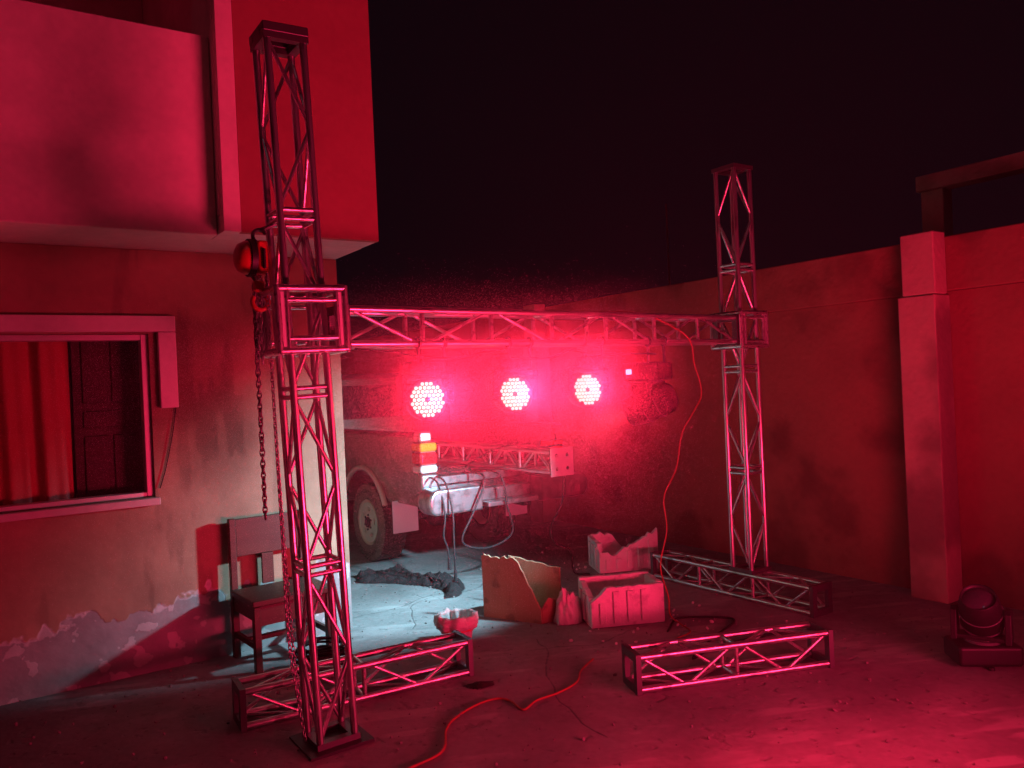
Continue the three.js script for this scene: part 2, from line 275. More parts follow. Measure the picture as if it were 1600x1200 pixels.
// ---------------------------------------------------------------- trusses
const S = 0.165;   // chord to chord
function trussInto(g, len, bays, { single = false, frames = true, joint = false } = {}) {   // along local y; the chords are centred on the axis
  const h = S / 2, C = [[-h, -h], [h, -h], [h, h], [-h, h]], P = (c, y) => V(C[c][0], y, C[c][1]);
  for (let c = 0; c < 4; c++) rod(g, 'chord', P(c, 0), P(c, len), 0.0172, M.steel, 14);
  for (let b = 0; b <= bays; b++) {
    const y = len * b / bays;
    if (frames && (b === 0 || b === bays)) continue;
    for (const e of joint ? [-0.02, 0.02] : [0]) for (let c = 0; c < 4; c++) rod(g, 'rung', P(c, y + e), P((c + 1) % 4, y + e), joint ? 0.0115 : 0.0125, M.steel);
  }
  for (let b = 0; b < bays; b++) {
    const y0 = len * b / bays + 0.03, y1 = len * (b + 1) / bays - 0.03, ym = (y0 + y1) / 2;
    for (let c = 0; c < 4; c++) {
      const d = (c + 1) % 4;
      if (single) { const k = (b + c) % 2 ? [c, d] : [d, c]; rod(g, 'brace', P(k[0], y0), P(k[1], y1), 0.0094, M.steel); }
      else { const k = c % 2 ? [c, d] : [d, c]; rod(g, 'brace', P(k[0], y1), P(k[1], ym + 0.012), 0.0094, M.steel); rod(g, 'brace', P(k[1], ym - 0.012), P(k[0], y0), 0.0094, M.steel); }
    }
  }
  if (frames) for (const y of [0.012, len - 0.012]) {   // square end frames of flat bar
    const o = h + 0.02, i = h - 0.022, parts = [];
    for (const [x0, x1, z0, z1] of [[-o, o, -o, -i], [-o, o, i, o], [-o, -i, -i + 0.001, i - 0.001], [i, o, -i + 0.001, i - 0.001]]) parts.push(span(x0, x1, y - 0.014, y + 0.014, z0, z1));
    add(g, 'end_frame', mergeGeometries(parts), M.darkSteel);
  }
}
function layAlong(g, dir) {   // turns local y to a horizontal direction, one side staying level
  const d = dir.clone().normalize(), side = V(0, 1, 0), z = new THREE.Vector3().crossVectors(side, d);
  g.quaternion.setFromRotationMatrix(new THREE.Matrix4().makeBasis(side, d, z));
}
const LT = V(1.325, 0, -3.6), RT = V(4.6, 0, -3.86), half = S / 2 + 0.0185;
function tower(at, len, label, lean) {
  const g = thing('truss_tower', label, 'truss tower', [at.x, at.y, at.z], 'upright truss towers');
  trussInto(g, len, 4, { joint: true });
  if (!lean) return g;
  const cap = [], o = half + 0.004;
  for (const [x0, x1, z0, z1] of [[-o, o, -o, -o + 0.05], [-o, o, o - 0.05, o], [-o, -o + 0.05, -o + 0.051, o - 0.051], [o - 0.05, o, -o + 0.051, o - 0.051]]) cap.push(span(x0, x1, len + 0.001, len + 0.045, z0, z1, 0.006));
  add(g, 'top_cap', mergeGeometries(cap), M.darkSteel);
  g.rotation.z = lean;
  return g;
}
{
  const lt = tower(V(LT.x, 0.016, LT.z), 3.22, 'tall box truss tower carrying the chain hoist in front of the house', 0.031);
  add(lt, 'base_plate', span(-0.15, 0.15, -0.014, -0.001, -0.15, 0.15), M.blackSteel);
  tower(V(RT.x, 0.204, RT.z), 2.9, 'tall box truss tower standing on a floor truss by the boundary wall', 0);
}
// sliding corner blocks that carry the beam up the towers
function cornerBlock(at, label, size = 1) {
  const g = thing('corner_block', label, 'corner block', [at.x, at.y, at.z], 'sliding corner blocks');
  const a = 0.155 * size, b = 0.112 * size, hh = 0.15 * size;
  for (const [x, z] of [[-a, -a], [a, -a], [a, a], [-a, a]]) rod(g, 'upright', V(x, -hh, z), V(x, hh, z), 0.0165, M.steel, 12);
  for (const y of [-hh + 0.012, hh - 0.012]) for (const [p, q] of [[[-a, -a], [a, -a]], [[a, -a], [a, a]], [[a, a], [-a, a]], [[-a, a], [-a, -a]]]) rod(g, 'rail', V(p[0], y, p[1]), V(q[0], y, q[1]), 0.0165, M.steel, 12);
  for (const [x, z] of [[-b, -b], [b, -b], [b, b], [-b, b]]) rod(g, 'guide', V(x * 1.02, -hh + 0.012, z * 1.38), V(x * 1.02, hh - 0.012, z * 1.38), 0.0125, M.steel);
  for (const y of [-0.085, 0.085]) for (const z of [-b * 1.38, b * 1.38]) rod(g, 'guide_rail', V(-b, y, z), V(b, y, z), 0.0125, M.steel);
  for (const z of [-a, a]) for (const s of [-1, 1]) add(g, 'stop_plate', span(s * 0.134 - 0.018, s * 0.134 + 0.018, -hh + 0.03, hh - 0.03, z - 0.004, z + 0.004), M.plate);
  return g;
}
cornerBlock(V(1.27, 1.95, LT.z), 'open steel corner block sliding on the tower by the house').rotation.z = 0.02;
cornerBlock(V(RT.x, 1.93, RT.z), 'open steel corner block sliding on the tower by the boundary wall', 0.86);
// the beam between the blocks
const B0 = V(1.443, 1.925, -3.614), B1 = V(4.455, 1.935, -3.848), bdir = B1.clone().sub(B0).normalize();
{
  const g = thing('beam_truss', 'long horizontal box truss beam hung with stage lamps', 'truss beam', [B0.x, B0.y, B0.z]);
  layAlong(g, bdir); trussInto(g, B1.distanceTo(B0), 7, { single: true });
}
const onBeam = (x) => B0.clone().addScaledVector(bdir, (x - B0.x) / bdir.x);
function floorTruss(a, b, bays, label, y = 0.003) {
  const d = V(b[0] - a[0], 0, b[1] - a[1]), g = thing('floor_truss', label, 'truss', [a[0], y + half, a[1]], 'loose truss sections');
  layAlong(g, d); trussInto(g, d.length(), bays); return g;
}
floorTruss([1.02, -4.06], [2.27, -3.97], 2, 'box truss section lying on the ground behind the tower near the chair');
floorTruss([2.79, -3.16], [3.86, -2.76], 2, 'box truss section lying alone on the open floor in red light');
floorTruss([4.6, -4.78], [4.6, -3.27], 3, 'box truss section lying under the tower by the boundary wall');
{
  const g = floorTruss([3.96, -5.2], [3.96, -7.6], 5, 'box truss section loaded in the pickup bed, its plated end sticking out', 0.868);
  const s = new THREE.Shape([[-0.115, -0.115], [0.115, -0.115], [0.115, 0.115], [-0.115, 0.115]].map((p) => new THREE.Vector2(...p)));
  for (const [x, y] of [[-0.055, -0.055], [0.055, -0.055], [0.055, 0.055], [-0.055, 0.055]]) s.holes.push(new THREE.Path().absarc(x, y, 0.017, 0, 7, true));
  add(g, 'end_plate', new THREE.ExtrudeGeometry(s, { depth: 0.008, bevelEnabled: false, curveSegments: 10 }).rotateX(Math.PI / 2).translate(0, -0.002, 0), M.plate);
}

// ---------------------------------------------------------------- chain hoist
function linkChain(pts, pitch, r, thick) {   // links threaded along a line, every second one turned
  const c = curve(pts), n = Math.round(c.getLength() / pitch), base = new THREE.TorusGeometry(r, thick, 5, 10), out = [];
  base.scale(0.72, 1.0 + pitch / r * 0.18, 1);
  for (let i = 0; i <= n; i++) {
    const p = c.getPointAt(i / n), t = c.getTangentAt(i / n), g = base.clone();
    g.rotateY(i % 2 ? Math.PI / 2 : 0.15).applyQuaternion(new THREE.Quaternion().setFromUnitVectors(Y, t)).translate(p.x, p.y, p.z); out.push(g);
  }
  return mergeGeometries(out);
}
{
  const g = thing('chain_hoist', 'red manual chain hoist with hanging chains on the tower by the house', 'chain hoist', [1.09, 2.24, -3.63]);
  const drum = (r, d) => new THREE.CylinderGeometry(r, r, d, 28).rotateZ(Math.PI / 2);
  add(g, 'gear_cover', new THREE.LatheGeometry([[0, 0.055], [0.035, 0.053], [0.062, 0.04], [0.075, 0.012], [0.076, 0]].map((p) => new THREE.Vector2(...p)), 28).rotateZ(Math.PI / 2), M.hoistRed, [-0.045, 0, 0]);
  add(g, 'chain_wheel', drum(0.086, 0.026), M.blackPlastic, [-0.03, 0, 0]);
  add(g, 'side_plate', new RoundedBoxGeometry(0.05, 0.15, 0.12, 2, 0.015), M.hoistRed, [0.012, 0, 0]);
  add(g, 'slot', new RoundedBoxGeometry(0.012, 0.09, 0.03, 2, 0.005), M.blackPlastic, [0.012, -0.01, 0.062]);
  add(g, 'top_hook', new THREE.TorusGeometry(0.03, 0.009, 8, 20, 5).rotateZ(0.4), M.darkSteel, [0.015, 0.1, 0]);
  add(g, 'hanger', mergeGeometries([barGeo(V(0.015, 0.128, 0), V(0.09, 0.16, 0), 0.009), barGeo(V(0.09, 0.16, 0), V(0.135, 0.16, 0), 0.009)]), M.darkSteel);
  add(g, 'lower_hook', new THREE.TorusGeometry(0.035, 0.011, 8, 20, 4.6).rotateZ(2.4), M.hoistRed, [0.0, -0.2, 0.02]);
  add(g, 'hook_block', new RoundedBoxGeometry(0.05, 0.05, 0.05, 2, 0.012), M.hoistRed, [-0.005, -0.13, 0.015]);
  add(g, 'load_chain', linkChain([[-0.02, -0.08, 0.01], [-0.022, -0.4, 0.01], [-0.02, -0.8, 0.012], [-0.018, -1.16, 0.01]], 0.026, 0.0135, 0.0046), M.chain);
  add(g, 'load_chain', linkChain([[0.012, -0.07, -0.02], [0.01, -0.25, -0.02], [0.005, -0.46, 0]], 0.026, 0.0135, 0.0046), M.chainBright);
  add(g, 'hand_chain', linkChain([[0.03, -0.05, 0.03], [0.034, -0.5, 0.03], [0.045, -1.2, 0.035], [0.055, -1.75, 0.04], [0.08, -2.0, 0.05], [0.1, -2.18, 0.06]], 0.021, 0.0105, 0.003), M.chainBright);
  add(g, 'hand_chain', linkChain([[0.05, -0.05, -0.03], [0.055, -0.6, -0.03], [0.07, -1.3, -0.02], [0.085, -1.8, 0.0], [0.1, -2.1, 0.02]], 0.021, 0.0105, 0.003), M.chainBright);
}

// ---------------------------------------------------------------- stage lamps
const lathe = (pts, seg = 32) => new THREE.LatheGeometry(pts.map((p) => new THREE.Vector2(...p)), seg).rotateX(Math.PI / 2);   // profile of (radius, along +z)
const ledSpots = [];
for (let j = -4; j <= 4; j++) for (let i = -5; i <= 5; i++) { const x = (i + (j & 1 ? 0.5 : 0)) * 0.0232, y = j * 0.0201, r = Math.hypot(x, y); if (r > 0.012 && r < 0.092) ledSpots.push([x, y]); }
const ledGeo = new THREE.SphereGeometry(0.0089, 10, 6, 0, Math.PI * 2, 0, Math.PI / 2).rotateX(Math.PI / 2);
function movingHead({ at, hang, dir, kind, label, scale = 1, light, group }) {
  const g = thing('moving_head_lamp', label, 'stage lamp', at, kind === 'led' ? 'lit red wash lamps on the beam' : group), s = hang ? -1 : 1, k = scale;
  const flat = V(dir.x, 0, dir.z).normalize(), yaw = Math.atan2(flat.x, flat.z), side = V(Math.cos(yaw), 0, -Math.sin(yaw));
  const y0 = kind === 'led' ? 0.085 : hang ? 0.13 : 0.012, bh = kind === 'led' ? 0.06 : 0.1 * k, bw = kind === 'led' ? 0.2 : 0.3 * k;
  add(g, 'base', new RoundedBoxGeometry(bw, bh, bw * 0.68, 3, 0.02), M.blackPlastic, [0, s * (y0 + bh / 2), 0], [0, hang ? yaw : yaw + 0.5, 0]);
  if (hang) {
    for (const e of [-0.075, 0.075]) {
      const c = add(g, 'clamp', mergeGeometries([new THREE.TorusGeometry(0.025, 0.008, 8, 18).rotateY(Math.PI / 2).translate(0, 0.001, 0), barGeo(V(0, -0.022, 0), V(0, -y0 - 0.004, 0), 0.009)]), M.darkSteel);
      c.position.copy(bdir).multiplyScalar(e).add(V(0, 0, half - 0.0185)); c.rotation.y = Math.atan2(-bdir.z, bdir.x);
    }
  } else for (const [x, z] of [[-1, -1], [1, -1], [1, 1], [-1, 1]]) add(g, 'foot', new THREE.CylinderGeometry(0.016, 0.018, 0.014, 12), M.blackPlastic, [x * 0.08, 0.007, z * 0.08]);
  const hc = y0 + bh + (kind === 'led' ? 0.14 : 0.135 * k);
  add(g, 'turntable', new THREE.CylinderGeometry(0.085 * k, 0.085 * k, 0.014, 24), M.greyPlastic, [0, s * (y0 + bh + 0.007), 0]);
  const aw = kind === 'led' ? 0.124 : 0.118 * k;
  for (const e of [-1, 1]) {
    const a = new THREE.Shape([[-0.055, 0.012], [0.055, 0.012], [0.042, 0.15], [0.02, 0.165], [-0.02, 0.165], [-0.042, 0.15]].map((p) => new THREE.Vector2(p[0] * k, s * (y0 + bh + p[1] * k))));
    add(g, 'yoke_arm', new THREE.ExtrudeGeometry(a, { depth: 0.022, bevelEnabled: true, bevelSize: 0.004, bevelThickness: 0.004, bevelSegments: 2 }).rotateY(Math.PI / 2).translate(-0.011, 0, 0), M.blackPlastic, [side.x * e * aw, 0, side.z * e * aw], [0, yaw, 0]);
  }
  add(g, 'yoke_foot', new RoundedBoxGeometry(2 * aw, 0.026, 0.09 * k, 2, 0.008), M.blackPlastic, [0, s * (y0 + bh + 0.022), 0], [0, yaw, 0]);
  const d = dir.clone().normalize();
  const body = kind === 'led' ? [[0, -0.1], [0.05, -0.1], [0.09, -0.075], [0.106, -0.02], [0.108, 0.03], [0.104, 0.036], [0.099, 0.03], [0, 0.028]] : [[0, -0.15], [0.06, -0.15], [0.088, -0.12], [0.096, -0.02], [0.092, 0.08], [0.08, 0.13], [0.076, 0.128], [0.074, 0.105], [0, 0.105]];
  const head = add(g, 'head', lathe(body.map((p) => [p[0] * k, p[1] * k])), M.blackPlastic, [0, s * hc, 0]);
  const z = d, x = new THREE.Vector3().crossVectors(V(0, 1, 0), z).normalize(), y = new THREE.Vector3().crossVectors(z, x);
  head.quaternion.setFromRotationMatrix(new THREE.Matrix4().makeBasis(x, y, z));
  let front = 0.03 * k;
  if (kind === 'led') for (const [lx, ly] of ledSpots) add(head, 'led_lens', ledGeo, M.led, [lx, ly, 0.0285]);
  else { front = 0.112 * k; add(head, 'lens', lathe([[0, 0.124], [0.03, 0.122], [0.055, 0.116], [0.072, 0.107]].map((p) => [p[0] * k, p[1] * k])), kind === 'white' ? M.whiteLens : kind === 'red' ? M.redLens : M.glassLens); }
  if (kind === 'white' || kind === 'dark') {
    for (const e of [-0.06, 0.02]) add(head, 'cooling_ring', new THREE.TorusGeometry(0.097 * k, 0.004, 6, 32), M.greyPlastic, [0, 0, e * k]);
    if (kind === 'white') {   // the menu display sits in the end of the base that faces the yard
      const dsp = add(g, 'display', new RoundedBoxGeometry(0.036, 0.032, 0.008, 1, 0.002), M.display, [0, s * (y0 + bh / 2), 0], [0, yaw + Math.PI / 2, 0]), e = side.z > 0 ? 1 : -1;
      dsp.position.addScaledVector(side, e * (bw / 2 + 0.001)).addScaledVector(flat, 0.07);
    }
  }
  if (light) {
    const l = new THREE.SpotLight(rgb(...light.color), light.candela, 0, light.angle * Math.PI / 180, light.blend ?? 1, 2);
    l.position.set(0, s * hc, 0).addScaledVector(d, front + 0.03); l.target.position.copy(l.position).add(d);
    l.castShadow = true; l.shadow.radius = light.radius ?? 4; g.add(l, l.target);
    if (light.spill) {   // the wide scatter of the lens cluster round the beam
      const p = new THREE.PointLight(rgb(...light.color), light.spill, 0, 2);
      p.position.copy(l.position).addScaledVector(d, 0.03); p.castShadow = true; p.shadow.radius = 4; g.add(p);
    }
  }
  return g;
}
const beamFoot = (x) => { const p = onBeam(x); return [p.x, p.y - S / 2, p.z]; };
const ledDir = (deg, tilt) => V(Math.sin(deg * Math.PI / 180), tilt, Math.cos(deg * Math.PI / 180));
movingHead({ at: beamFoot(1.925), hang: true, dir: ledDir(-9, 0.05), kind: 'led', light: LED, label: 'lit red wash lamp on the beam, hanging above the pickup tail lamp' });
movingHead({ at: beamFoot(2.495), hang: true, dir: ledDir(-7, 0.1), kind: 'led', light: LED, label: 'lit red wash lamp on the beam, middle one of the three' });
movingHead({ at: beamFoot(3.05), hang: true, dir: ledDir(-9, 0.1), kind: 'led', light: LED, label: 'lit red wash lamp on the beam, next to the dark lamp with blue display' });
movingHead({ at: beamFoot(3.61), hang: true, dir: V(-1.05, -0.8, -1.9), kind: 'white', light: WHITE_SPOT, scale: 1.15, label: 'black moving head lamp with a small blue display hanging from the beam' });
movingHead({ at: [4.47, 0, -2.2], hang: false, dir: V(-0.55, 0.75, 0.2), kind: 'dark', scale: 1.08, label: 'unlit black moving head lamp standing on the ground by the pier' });
[[2.55, -0.75, 'first beyond the lone floor truss'], [2.93, -0.65, 'second beyond the lone floor truss'], [3.31, -0.6, 'in the middle of its row'], [3.69, -0.62, 'second from the boundary wall'], [4.07, -0.7, 'first from the boundary wall']].forEach(([x, z, where]) => movingHead({ at: [x, 0, z], hang: false, dir: V(-0.25, 0.6, -0.7), kind: 'red', light: FLOOR_WASH, scale: 1.4, label: 'red moving head lamp standing on the floor, ' + where, group: 'red wash lamps standing on the floor' }));

// ---------------------------------------------------------------- the pickup
{
  const TX0 = 3.05, TX1 = 4.55, RZ = -5.95, g = thing('pickup_truck', 'dark old pickup truck parked tail out beside the house, tailgate off', 'pickup truck');
  const cx = (TX0 + TX1) / 2, AZ = -7.1, AY = 0.37, FZ = -9.95;
  // bed sides: pressed sheets that bulge outwards and flare round the wheel arches
  const skin = (() => {
    const nz = 100, ny = 34, z0 = -7.98, P = [], I = [], rr = [];
    for (let i = 0; i <= nz; i++) for (let j = 0; j <= ny; j++) {
      let z = mix(z0, RZ - 0.02, i / nz), y = mix(0.6, 1.205, j / ny), r = Math.hypot(z - AZ, y - AY); rr.push(r);
      if (r < 0.51) { const k = 0.51 / r; z = AZ + (z - AZ) * k; y = AY + (y - AY) * k; r = 0.51; }
      const q = (y - 0.98) / 0.3;
      P.push(0.05 * q * q + 0.045 * smooth(0.1, 0, RZ - z) - 0.035 * Math.exp(-(((r - 0.5) / 0.07) ** 2)) + 0.008 * smooth(0.0, 0.012, 0.905 - y) * smooth(0.51, 0.66, r), y, z);
    }
    for (let i = 0; i < nz; i++) for (let j = 0; j < ny; j++) { const a = i * (ny + 1) + j, b = a + ny + 1; if (Math.max(rr[a], rr[b], rr[a + 1], rr[b + 1]) < 0.51) continue; I.push(a, a + 1, b, b, a + 1, b + 1); }
    const q = new THREE.BufferGeometry(); q.setAttribute('position', new THREE.Float32BufferAttribute(P, 3)); q.setIndex(I); q.computeVertexNormals(); return q;
  })();
  const skinUv = (q) => { const p = q.attributes.position, u = []; for (let i = 0; i < p.count; i++) u.push(p.getZ(i), p.getY(i)); q.setAttribute('uv', new THREE.Float32BufferAttribute(u, 2)); return q; };
  add(g, 'bed_side', skinUv(skin), M.paintwork, [TX0, 0, 0]);
  add(g, 'bed_side', skinUv(skin.clone().scale(-1, 1, 1)), M.paintwork, [TX1, 0, 0]);
  for (const x of [TX0 + 0.085, TX1 - 0.085]) add(g, 'bed_liner', span(x - 0.012, x + 0.012, 0.87, 1.2, -7.97, RZ - 0.03), M.blackSteel);
  for (const x of [TX0 + 0.06, TX1 - 0.06]) add(g, 'bed_rail', span(x - 0.055, x + 0.055, 1.205, 1.24, -7.98, RZ + 0.01, 0.012), M.blackPlastic);
  for (const [x, e] of [[TX0 - 0.018, -1], [TX1 + 0.018, 1]]) {
    const arc = []; for (let i = 0; i <= 24; i++) { const a = 0.42 + (Math.PI - 0.84) * i / 24; arc.push(V(x, AY + 0.525 * Math.sin(a), AZ + 0.525 * Math.cos(a))); }
    add(g, 'arch_flare', new THREE.TubeGeometry(new THREE.CatmullRomCurve3(arc), 40, 0.026, 8), M.flare);
    
  }
  add(g, 'bed_floor', span(TX0 + 0.09, TX1 - 0.09, 0.8, 0.866, -7.98, RZ + 0.005, 0.006), M.chrome);
  add(g, 'bed_head', span(TX0 + 0.09, TX1 - 0.09, 0.868, 1.22, -7.98, -7.9), M.paintwork);
  add(g, 'wheel_housing', span(TX0 + 0.09, TX0 + 0.3, 0.868, 1.0, AZ - 0.4, AZ + 0.4, 0.04), M.paintwork);
  add(g, 'wheel_housing', span(TX1 - 0.3, TX1 - 0.09, 0.868, 1.0, AZ - 0.4, AZ + 0.4, 0.04), M.paintwork);
  // inner arches and chassis
  for (const x of [TX0 + 0.36, TX1 - 0.36]) add(g, 'chassis_rail', span(x - 0.04, x + 0.04, 0.5, 0.64, -10.9, RZ - 0.1), M.blackSteel);
  add(g, 'axle', mergeGeometries([barGeo(V(TX0 + 0.15, AY, AZ), V(TX1 - 0.15, AY, AZ), 0.045, 12), new THREE.SphereGeometry(0.13, 16, 10).translate(cx, AY, AZ)]), M.blackSteel);
  add(g, 'inner_arch', span(TX0 + 0.09, TX1 - 0.09, 0.72, 0.798, -7.9, RZ - 0.05), M.blackSteel);
  for (const x of [TX0 + 0.3, TX1 - 0.3]) add(g, 'leaf_spring', span(x - 0.03, x + 0.03, 0.44, 0.5, AZ - 0.55, AZ + 0.55, 0.01), M.blackSteel);
  // rear corners, tail lamps
  for (const [x0, x1, e] of [[TX0, TX0 + 0.16, -1], [TX1 - 0.16, TX1, 1]]) {
    add(g, 'rear_corner', span(x0, x1, 0.76, 0.9, RZ - 0.05, RZ + 0.03, 0.02), M.chrome);
    const t = add(g, 'tail_lamp', span(x0 + 0.004, x1 - 0.004, 0.905, e < 0 ? 1.165 : 1.085, RZ - 0.12, RZ + 0.016, 0.012), M.blackPlastic);
    add(t, 'reversing_lens', span(x0 - 0.004, x1, 0.908, 0.975, RZ - 0.14, RZ + 0.034, 0.024), M.tailClear);
    add(t, 'brake_lens', span(x0 - 0.004, x1, 0.979, 1.083, RZ - 0.14, RZ + 0.034, 0.024), M.tailRed);
    if (e < 0) add(t, 'indicator_lens', span(x0 - 0.004, x1, 1.087, 1.163, RZ - 0.14, RZ + 0.034, 0.024), M.amber);
    if (e < 0) add(g, 'bed_post', span(x0 + 0.005, x1 - 0.04, 1.168, 1.255, RZ - 0.1, RZ + 0.02, 0.02), M.chrome);
  }
  // bumper: two chrome ends and a lower step between them
  const bump = new THREE.Shape(); bump.moveTo(0, 0); bump.lineTo(0.4, 0); bump.lineTo(0.4, 0.17); bump.lineTo(0.02, 0.17); bump.bezierCurveTo(-0.05, 0.16, -0.06, 0.03, 0, 0);
  const bg = uvMetres(new THREE.ExtrudeGeometry(bump, { depth: 0.17, bevelEnabled: true, bevelSize: 0.02, bevelThickness: 0.03, bevelSegments: 4 }));
  const bl = add(g, 'bumper_end', bg, M.chrome, [TX0 - 0.0, 0.605, RZ + 0.075]); bl.scale.x = 1.05;
  const br = add(g, 'bumper_end', uvMetres(bg.clone().scale(-1, 1, 1)), M.chrome, [TX1 + 0.0, 0.605, RZ + 0.075]); br.scale.x = 1.05;
  add(g, 'bumper_step', span(TX0 + 0.49, TX1 - 0.49, 0.6, 0.64, RZ + 0.05, RZ + 0.27, 0.008), M.chrome);
  add(g, 'plate_recess', span(TX0 + 0.49, TX1 - 0.49, 0.643, 0.745, RZ + 0.04, RZ + 0.16, 0.01), M.chrome);
  for (const x of [TX0 + 0.36, TX1 - 0.36]) add(g, 'bumper_bracket', span(x - 0.03, x + 0.03, 0.6, 0.7, RZ - 0.3, RZ + 0.08), M.blackSteel);
  add(g, 'mud_flap', span(TX0 + 0.02, TX0 + 0.27, 0.33, 0.62, AZ + 0.545, AZ + 0.553), M.flap);
  add(g, 'mud_flap', span(TX1 - 0.27, TX1 - 0.02, 0.33, 0.62, AZ + 0.545, AZ + 0.553), M.flap);
  // wheels: tyre with raised lettering and tread blocks, five-hole alloy rim
  const cv = document.createElement('canvas'); cv.width = 2048; cv.height = 256; const c2 = cv.getContext('2d');
  c2.fillStyle = '#5d5348'; c2.fillRect(0, 0, 2048, 256);
  for (let i = 0; i < 5000; i++) { const k = 60 + Math.floor(rnd() * 50); c2.fillStyle = 'rgba(' + (k + 14) + ',' + (k + 4) + ',' + (k - 6) + ',0.35)'; c2.fillRect(rnd() * 2048, rnd() * 256, 2 + rnd() * 14, 1 + rnd() * 4); }
  c2.fillStyle = '#1d1917'; c2.font = 'bold 92px sans-serif'; c2.textAlign = 'center'; c2.textBaseline = 'middle';
  for (const [word, at, wide] of [['TRANSFORCE', 512, 620], ['FIRESTONE', 1536, 560]]) { c2.save(); c2.translate(at, 118); const w = c2.measureText(word).width; c2.scale(wide / w, 1); c2.fillText(word, 0, 0); c2.restore(); }
  const wallMap = new THREE.CanvasTexture(cv); wallMap.colorSpace = THREE.SRGBColorSpace; wallMap.magFilter = THREE.LinearFilter; wallMap.wrapS = THREE.RepeatWrapping;
  const sidewall = std([1, 1, 1], 0.85, 0, { map: wallMap });
  const Rr = 0.37, Ri = 0.215, Wd = 0.245;
  const ring = (r0, x0, r1, x1, mid) => { const G = new THREE.BufferGeometry(), P = [], U = [], I = [], n = 64, m = 6; for (let i = 0; i <= n; i++) for (let j = 0; j <= m; j++) { const a = i / n * Math.PI * 2, t = j / m, r = mix(r0, r1, t), x = mix(x0, x1, t) - mid * Math.sin(t * Math.PI); P.push(x, r * Math.sin(a), r * Math.cos(a)); U.push(i / n, t); } for (let i = 0; i < n; i++) for (let j = 0; j < m; j++) { const a = i * (m + 1) + j, b = a + m + 1; I.push(a, a + 1, b, b, a + 1, b + 1); } G.setAttribute('position', new THREE.Float32BufferAttribute(P, 3)); G.setAttribute('uv', new THREE.Float32BufferAttribute(U, 2)); G.setIndex(I); G.computeVertexNormals(); return G; };
  // wheel axis along -x at its outer face; x = 0 is the outer face
  const tread = [];
  const carcass = new THREE.CylinderGeometry(Rr - 0.009, Rr - 0.009, Wd - 0.03, 64, 1, true).rotateZ(Math.PI / 2).translate(Wd / 2, 0, 0);
  tread.push(carcass.toNonIndexed());
  for (let k = 0; k < 5; k++) for (let i = 0; i < 44; i++) {
    const a = (i + (k % 2 ? 0.5 : 0)) / 44 * Math.PI * 2, b = new THREE.BoxGeometry(0.036, 0.014, 0.042).rotateY((k - 2) * 0.14).translate(0.032 + k * 0.0455, Rr - 0.009, 0).rotateX(a);
    tread.push(b.toNonIndexed());
  }
  const treadGeo = mergeGeometries(tread);
  const rimGeo = (() => {
    const s = new THREE.Shape().absarc(0, 0, 0.185, 0, Math.PI * 2);
    for (let i = 0; i < 5; i++) { const a = i / 5 * Math.PI * 2 + 0.3, h = new THREE.Path(); h.absellipse(0.128 * Math.cos(a), 0.128 * Math.sin(a), 0.027, 0.042, 0, Math.PI * 2, true, a + 0.0); s.holes.push(h); }
    const disc = new THREE.ExtrudeGeometry(s, { depth: 0.014, bevelEnabled: true, bevelSize: 0.008, bevelThickness: 0.008, bevelSegments: 3, curveSegments: 20 }).rotateY(-Math.PI / 2).translate(0.035, 0, 0);
    const barrel = new THREE.LatheGeometry([[0.216, 0.004], [0.218, 0.012], [0.2, 0.02], [0.19, 0.05], [0.185, 0.22]].map((p) => new THREE.Vector2(...p)), 48).rotateZ(-Math.PI / 2);
    return mergeGeometries([disc, barrel.toNonIndexed()].map((q) => { q.deleteAttribute('uv'); return q; }));
  })();
  const hubGeo = new THREE.CylinderGeometry(0.048, 0.056, 0.035, 24).rotateZ(Math.PI / 2);
  const nutGeo = new THREE.CylinderGeometry(0.01, 0.01, 0.02, 6).rotateZ(Math.PI / 2);
  for (const [x, z, e] of [[TX0 + 0.01, AZ, 1], [TX1 - 0.01, AZ, -1], [TX0 + 0.01, -10.15, 1], [TX1 - 0.01, -10.15, -1]]) {
    const w = new THREE.Group(); w.name = 'wheel'; g.add(w); w.position.set(x, AY, z); if (e < 0) w.rotation.y = Math.PI; w.rotation.x = 0.15;
    add(w, 'tyre', treadGeo, M.rubber);
    add(w, 'sidewall', ring(Ri, 0.012, Rr - 0.004, 0.016, 0.022), sidewall);
    add(w, 'sidewall', ring(Ri, Wd - 0.012, Rr - 0.004, Wd - 0.016, -0.02), M.rubber);
    add(w, 'rim', rimGeo, M.rim);
    add(w, 'brake_drum', new THREE.CylinderGeometry(0.15, 0.15, 0.06, 24).rotateZ(Math.PI / 2).translate(0.11, 0, 0), M.blackSteel);
    add(w, 'hub_cap', hubGeo, M.blackPlastic, [0.014, 0, 0]);
    for (let i = 0; i < 6; i++) { const a = i / 6 * Math.PI * 2; add(w, 'wheel_nut', nutGeo, M.blackSteel, [0.012, 0.07 * Math.cos(a), 0.07 * Math.sin(a)]); }
  }
  // cab and bonnet, ahead of the bed
  const cab = new THREE.Shape([[-8.02, 0.6], [-8.02, 1.22], [-8.1, 1.72], [-8.3, 1.78], [-9.1, 1.78], [-9.3, 1.72], [-9.75, 1.2], [-11.1, 1.1], [-11.2, 0.95], [-11.2, 0.5], [-10.65, 0.5], [-10.55, 0.75], [-10.35, 0.88], [-9.95, 0.88], [-9.75, 0.75], [-9.65, 0.5], [-8.02, 0.5]].map((p) => new THREE.Vector2(...p)));
